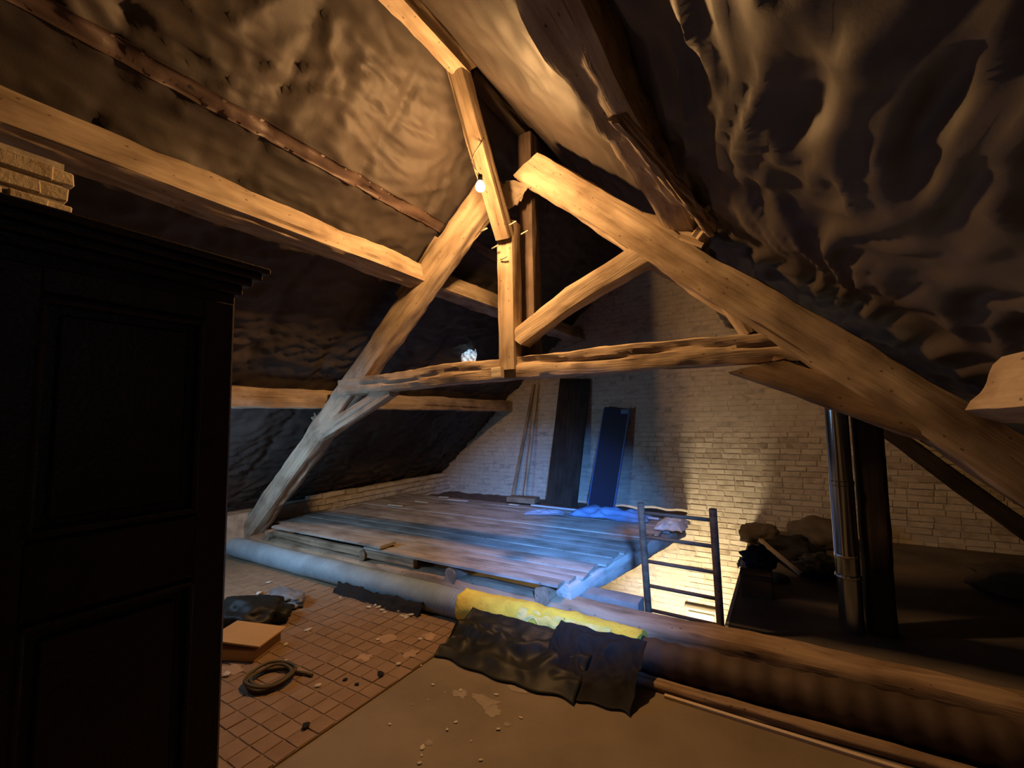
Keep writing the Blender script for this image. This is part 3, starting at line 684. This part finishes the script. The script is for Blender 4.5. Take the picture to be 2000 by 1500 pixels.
# coil of hose
pts = [(-2.62+(.118)*math.cos(a)*(1+.02*math.sin(3*a)), 1.555+(.118)*math.sin(a), .032+.008*math.sin(2*a)) for a in [2*math.pi*k/56 for k in range(56)]]
co = tube('hose_coil', pts, .011, WIRE, None, 8, closed=True); tag(co, 'dark hose ring lying on the clay tiles', 'hose')
for k_, (dr, dz) in enumerate(((.012, .014), (-.014, .010))):
    c2 = tube('coil_turn', [(-2.62+(.118+dr)*math.cos(a)+.006*k_, 1.555+(.118+dr)*math.sin(a), .040+dz+.006*math.sin(3*a+k_)) for a in [2*math.pi*k/56 for k in range(56)]], .009, WIRE, co, 8, closed=True)
pts = [(-2.62+.15*math.cos(a)+.0*a, 1.555+.15*math.sin(a)+.12*max(0, a-1.2)**1.5*0, .03) for a in (1.0, 1.1)]
tube('hose_tail', [(-2.57, 1.66, .03), (-2.50, 1.69, .028), (-2.44, 1.70, .026)], .009, WIRE, co, 8)
# fragments
bases = []
for k_ in range(6):
    bm = bmesh.new(); bmesh.ops.create_icosphere(bm, subdivisions=1, radius=.5)
    for v in bm.verts: v.co *= 1+.5*nz(v.co.x*3+k_*5, v.co.y*3, v.co.z*3); v.co.z *= .45
    mz = min(v.co.z for v in bm.verts)
    for v in bm.verts: v.co.z -= mz
    me = bpy.data.meshes.new('crumb'); bm.to_mesh(me); bm.free(); bases.append(me)
def scatter(name, pts_, m_, lab, cat, grp):
    for (x_, y_, z_, s_) in pts_:
        me = random.choice(bases).copy(); me.materials.clear(); me.materials.append(m_)
        o = link(name, me, None); o.location = (x_, y_, z_); o.scale = (s_*random.uniform(.8, 1.5), s_*random.uniform(.6, 1), s_*random.uniform(.6, 1)); o.rotation_euler = (0, 0, random.uniform(0, 6))
        tag(o, lab, cat, grp)
scatter('plaster_crumb', [(-2.72+random.uniform(-.22, .22), 2.58+random.uniform(-.05, .04), .012, random.uniform(.02, .045)) for _ in range(16)], CHALK, 'white crumb in the small rubble pile under the grey duct', 'rubble', 'rubble under the grey duct')
scatter('plaster_crumb', [(-2.33, 1.66, .013, .045), (-2.10, 2.05, .013, .04), (-3.0, 2.05, .013, .05), (-3.3, 2.55, .013, .03), (-4.2, 2.45, .013, .05), (-2.2, 2.35, .013, .04), (-2.45, 2.2, .013, .03), (-2.95, 1.85, .013, .03), (-4.0, 2.25, .013, .06), (-2.9, 1.45, .013, .06), (-2.75, 1.72, .013, .04)], CHALK, 'pale plaster crumb lying on the clay tiles', 'rubble', 'crumbs on the tiles')
scatter('dark_lump', [(-2.10, 1.91, .013, .055), (-2.08, 1.42, .013, .045), (-2.15, 1.78, .013, .03), (-2.25, 1.78, .013, .035)], BLACKR, 'small dark lump lying on the clay tiles', 'rubble', 'dark lumps on the tiles')
scatter('plaster_crumb', [(-1.62+random.uniform(-.5, .45), 1.85+random.uniform(-.35, .3), .0, random.uniform(.010, .03)) for _ in range(22)], CHALK, 'pale plaster crumb lying on the cement screed', 'rubble', 'crumbs on the screed')
# chalky smears: thin irregular plaster patches on the screed and tiles
def patch(cx, cy, z, rx, ry, seed, m_, lab, grp):
    n = 26; vs = [(0, 0, .003)]
    for k in range(n):
        a = 2*math.pi*k/n; r = 1+.7*nz(math.cos(a)*1.8+seed, math.sin(a)*1.8, seed)
        vs.append((rx*r*math.cos(a), ry*r*math.sin(a), .0004))
    fs = [(0, 1+k, 1+(k+1) % n) for k in range(n)]
    o = link('plaster_splash', mesh('plaster_splash', vs, fs), m_); o.location = (cx, cy, z); tag(o, lab, 'stain', grp)
SPL = plain('splash', (.33, .27, .20), .9, var=.2, scale=12)
for k_, (x_, y_, a_, b__) in enumerate([(-1.60, 2.03, .05, .03), (-1.46, 2.05, .09, .035), (-1.37, 2.0, .05, .04), (-1.34, 2.22, .06, .02), (-1.50, 1.66, .02, .015), (-1.25, 1.95, .018, .014)]):
    patch(x_, y_, .0012, a_, b__, k_*3.1, SPL, 'dried plaster splash on the cement screed', 'splashes on the screed')
for k_, (x_, y_, a_, b__) in enumerate([(-2.42, 2.25, .07, .05), (-2.18, 2.42, .05, .05), (-2.35, 2.0, .05, .04), (-2.12, 2.18, .04, .05), (-2.95, 1.5, .08, .05)]):
    patch(x_, y_, .0155, a_, b__, 20+k_*3.1, plain('splash_tile', (.42, .28, .18), .9, var=.2), 'dried plaster splash on the clay tiles', 'splashes on the tiles')

# ------------------------------------------------------------------ wardrobe
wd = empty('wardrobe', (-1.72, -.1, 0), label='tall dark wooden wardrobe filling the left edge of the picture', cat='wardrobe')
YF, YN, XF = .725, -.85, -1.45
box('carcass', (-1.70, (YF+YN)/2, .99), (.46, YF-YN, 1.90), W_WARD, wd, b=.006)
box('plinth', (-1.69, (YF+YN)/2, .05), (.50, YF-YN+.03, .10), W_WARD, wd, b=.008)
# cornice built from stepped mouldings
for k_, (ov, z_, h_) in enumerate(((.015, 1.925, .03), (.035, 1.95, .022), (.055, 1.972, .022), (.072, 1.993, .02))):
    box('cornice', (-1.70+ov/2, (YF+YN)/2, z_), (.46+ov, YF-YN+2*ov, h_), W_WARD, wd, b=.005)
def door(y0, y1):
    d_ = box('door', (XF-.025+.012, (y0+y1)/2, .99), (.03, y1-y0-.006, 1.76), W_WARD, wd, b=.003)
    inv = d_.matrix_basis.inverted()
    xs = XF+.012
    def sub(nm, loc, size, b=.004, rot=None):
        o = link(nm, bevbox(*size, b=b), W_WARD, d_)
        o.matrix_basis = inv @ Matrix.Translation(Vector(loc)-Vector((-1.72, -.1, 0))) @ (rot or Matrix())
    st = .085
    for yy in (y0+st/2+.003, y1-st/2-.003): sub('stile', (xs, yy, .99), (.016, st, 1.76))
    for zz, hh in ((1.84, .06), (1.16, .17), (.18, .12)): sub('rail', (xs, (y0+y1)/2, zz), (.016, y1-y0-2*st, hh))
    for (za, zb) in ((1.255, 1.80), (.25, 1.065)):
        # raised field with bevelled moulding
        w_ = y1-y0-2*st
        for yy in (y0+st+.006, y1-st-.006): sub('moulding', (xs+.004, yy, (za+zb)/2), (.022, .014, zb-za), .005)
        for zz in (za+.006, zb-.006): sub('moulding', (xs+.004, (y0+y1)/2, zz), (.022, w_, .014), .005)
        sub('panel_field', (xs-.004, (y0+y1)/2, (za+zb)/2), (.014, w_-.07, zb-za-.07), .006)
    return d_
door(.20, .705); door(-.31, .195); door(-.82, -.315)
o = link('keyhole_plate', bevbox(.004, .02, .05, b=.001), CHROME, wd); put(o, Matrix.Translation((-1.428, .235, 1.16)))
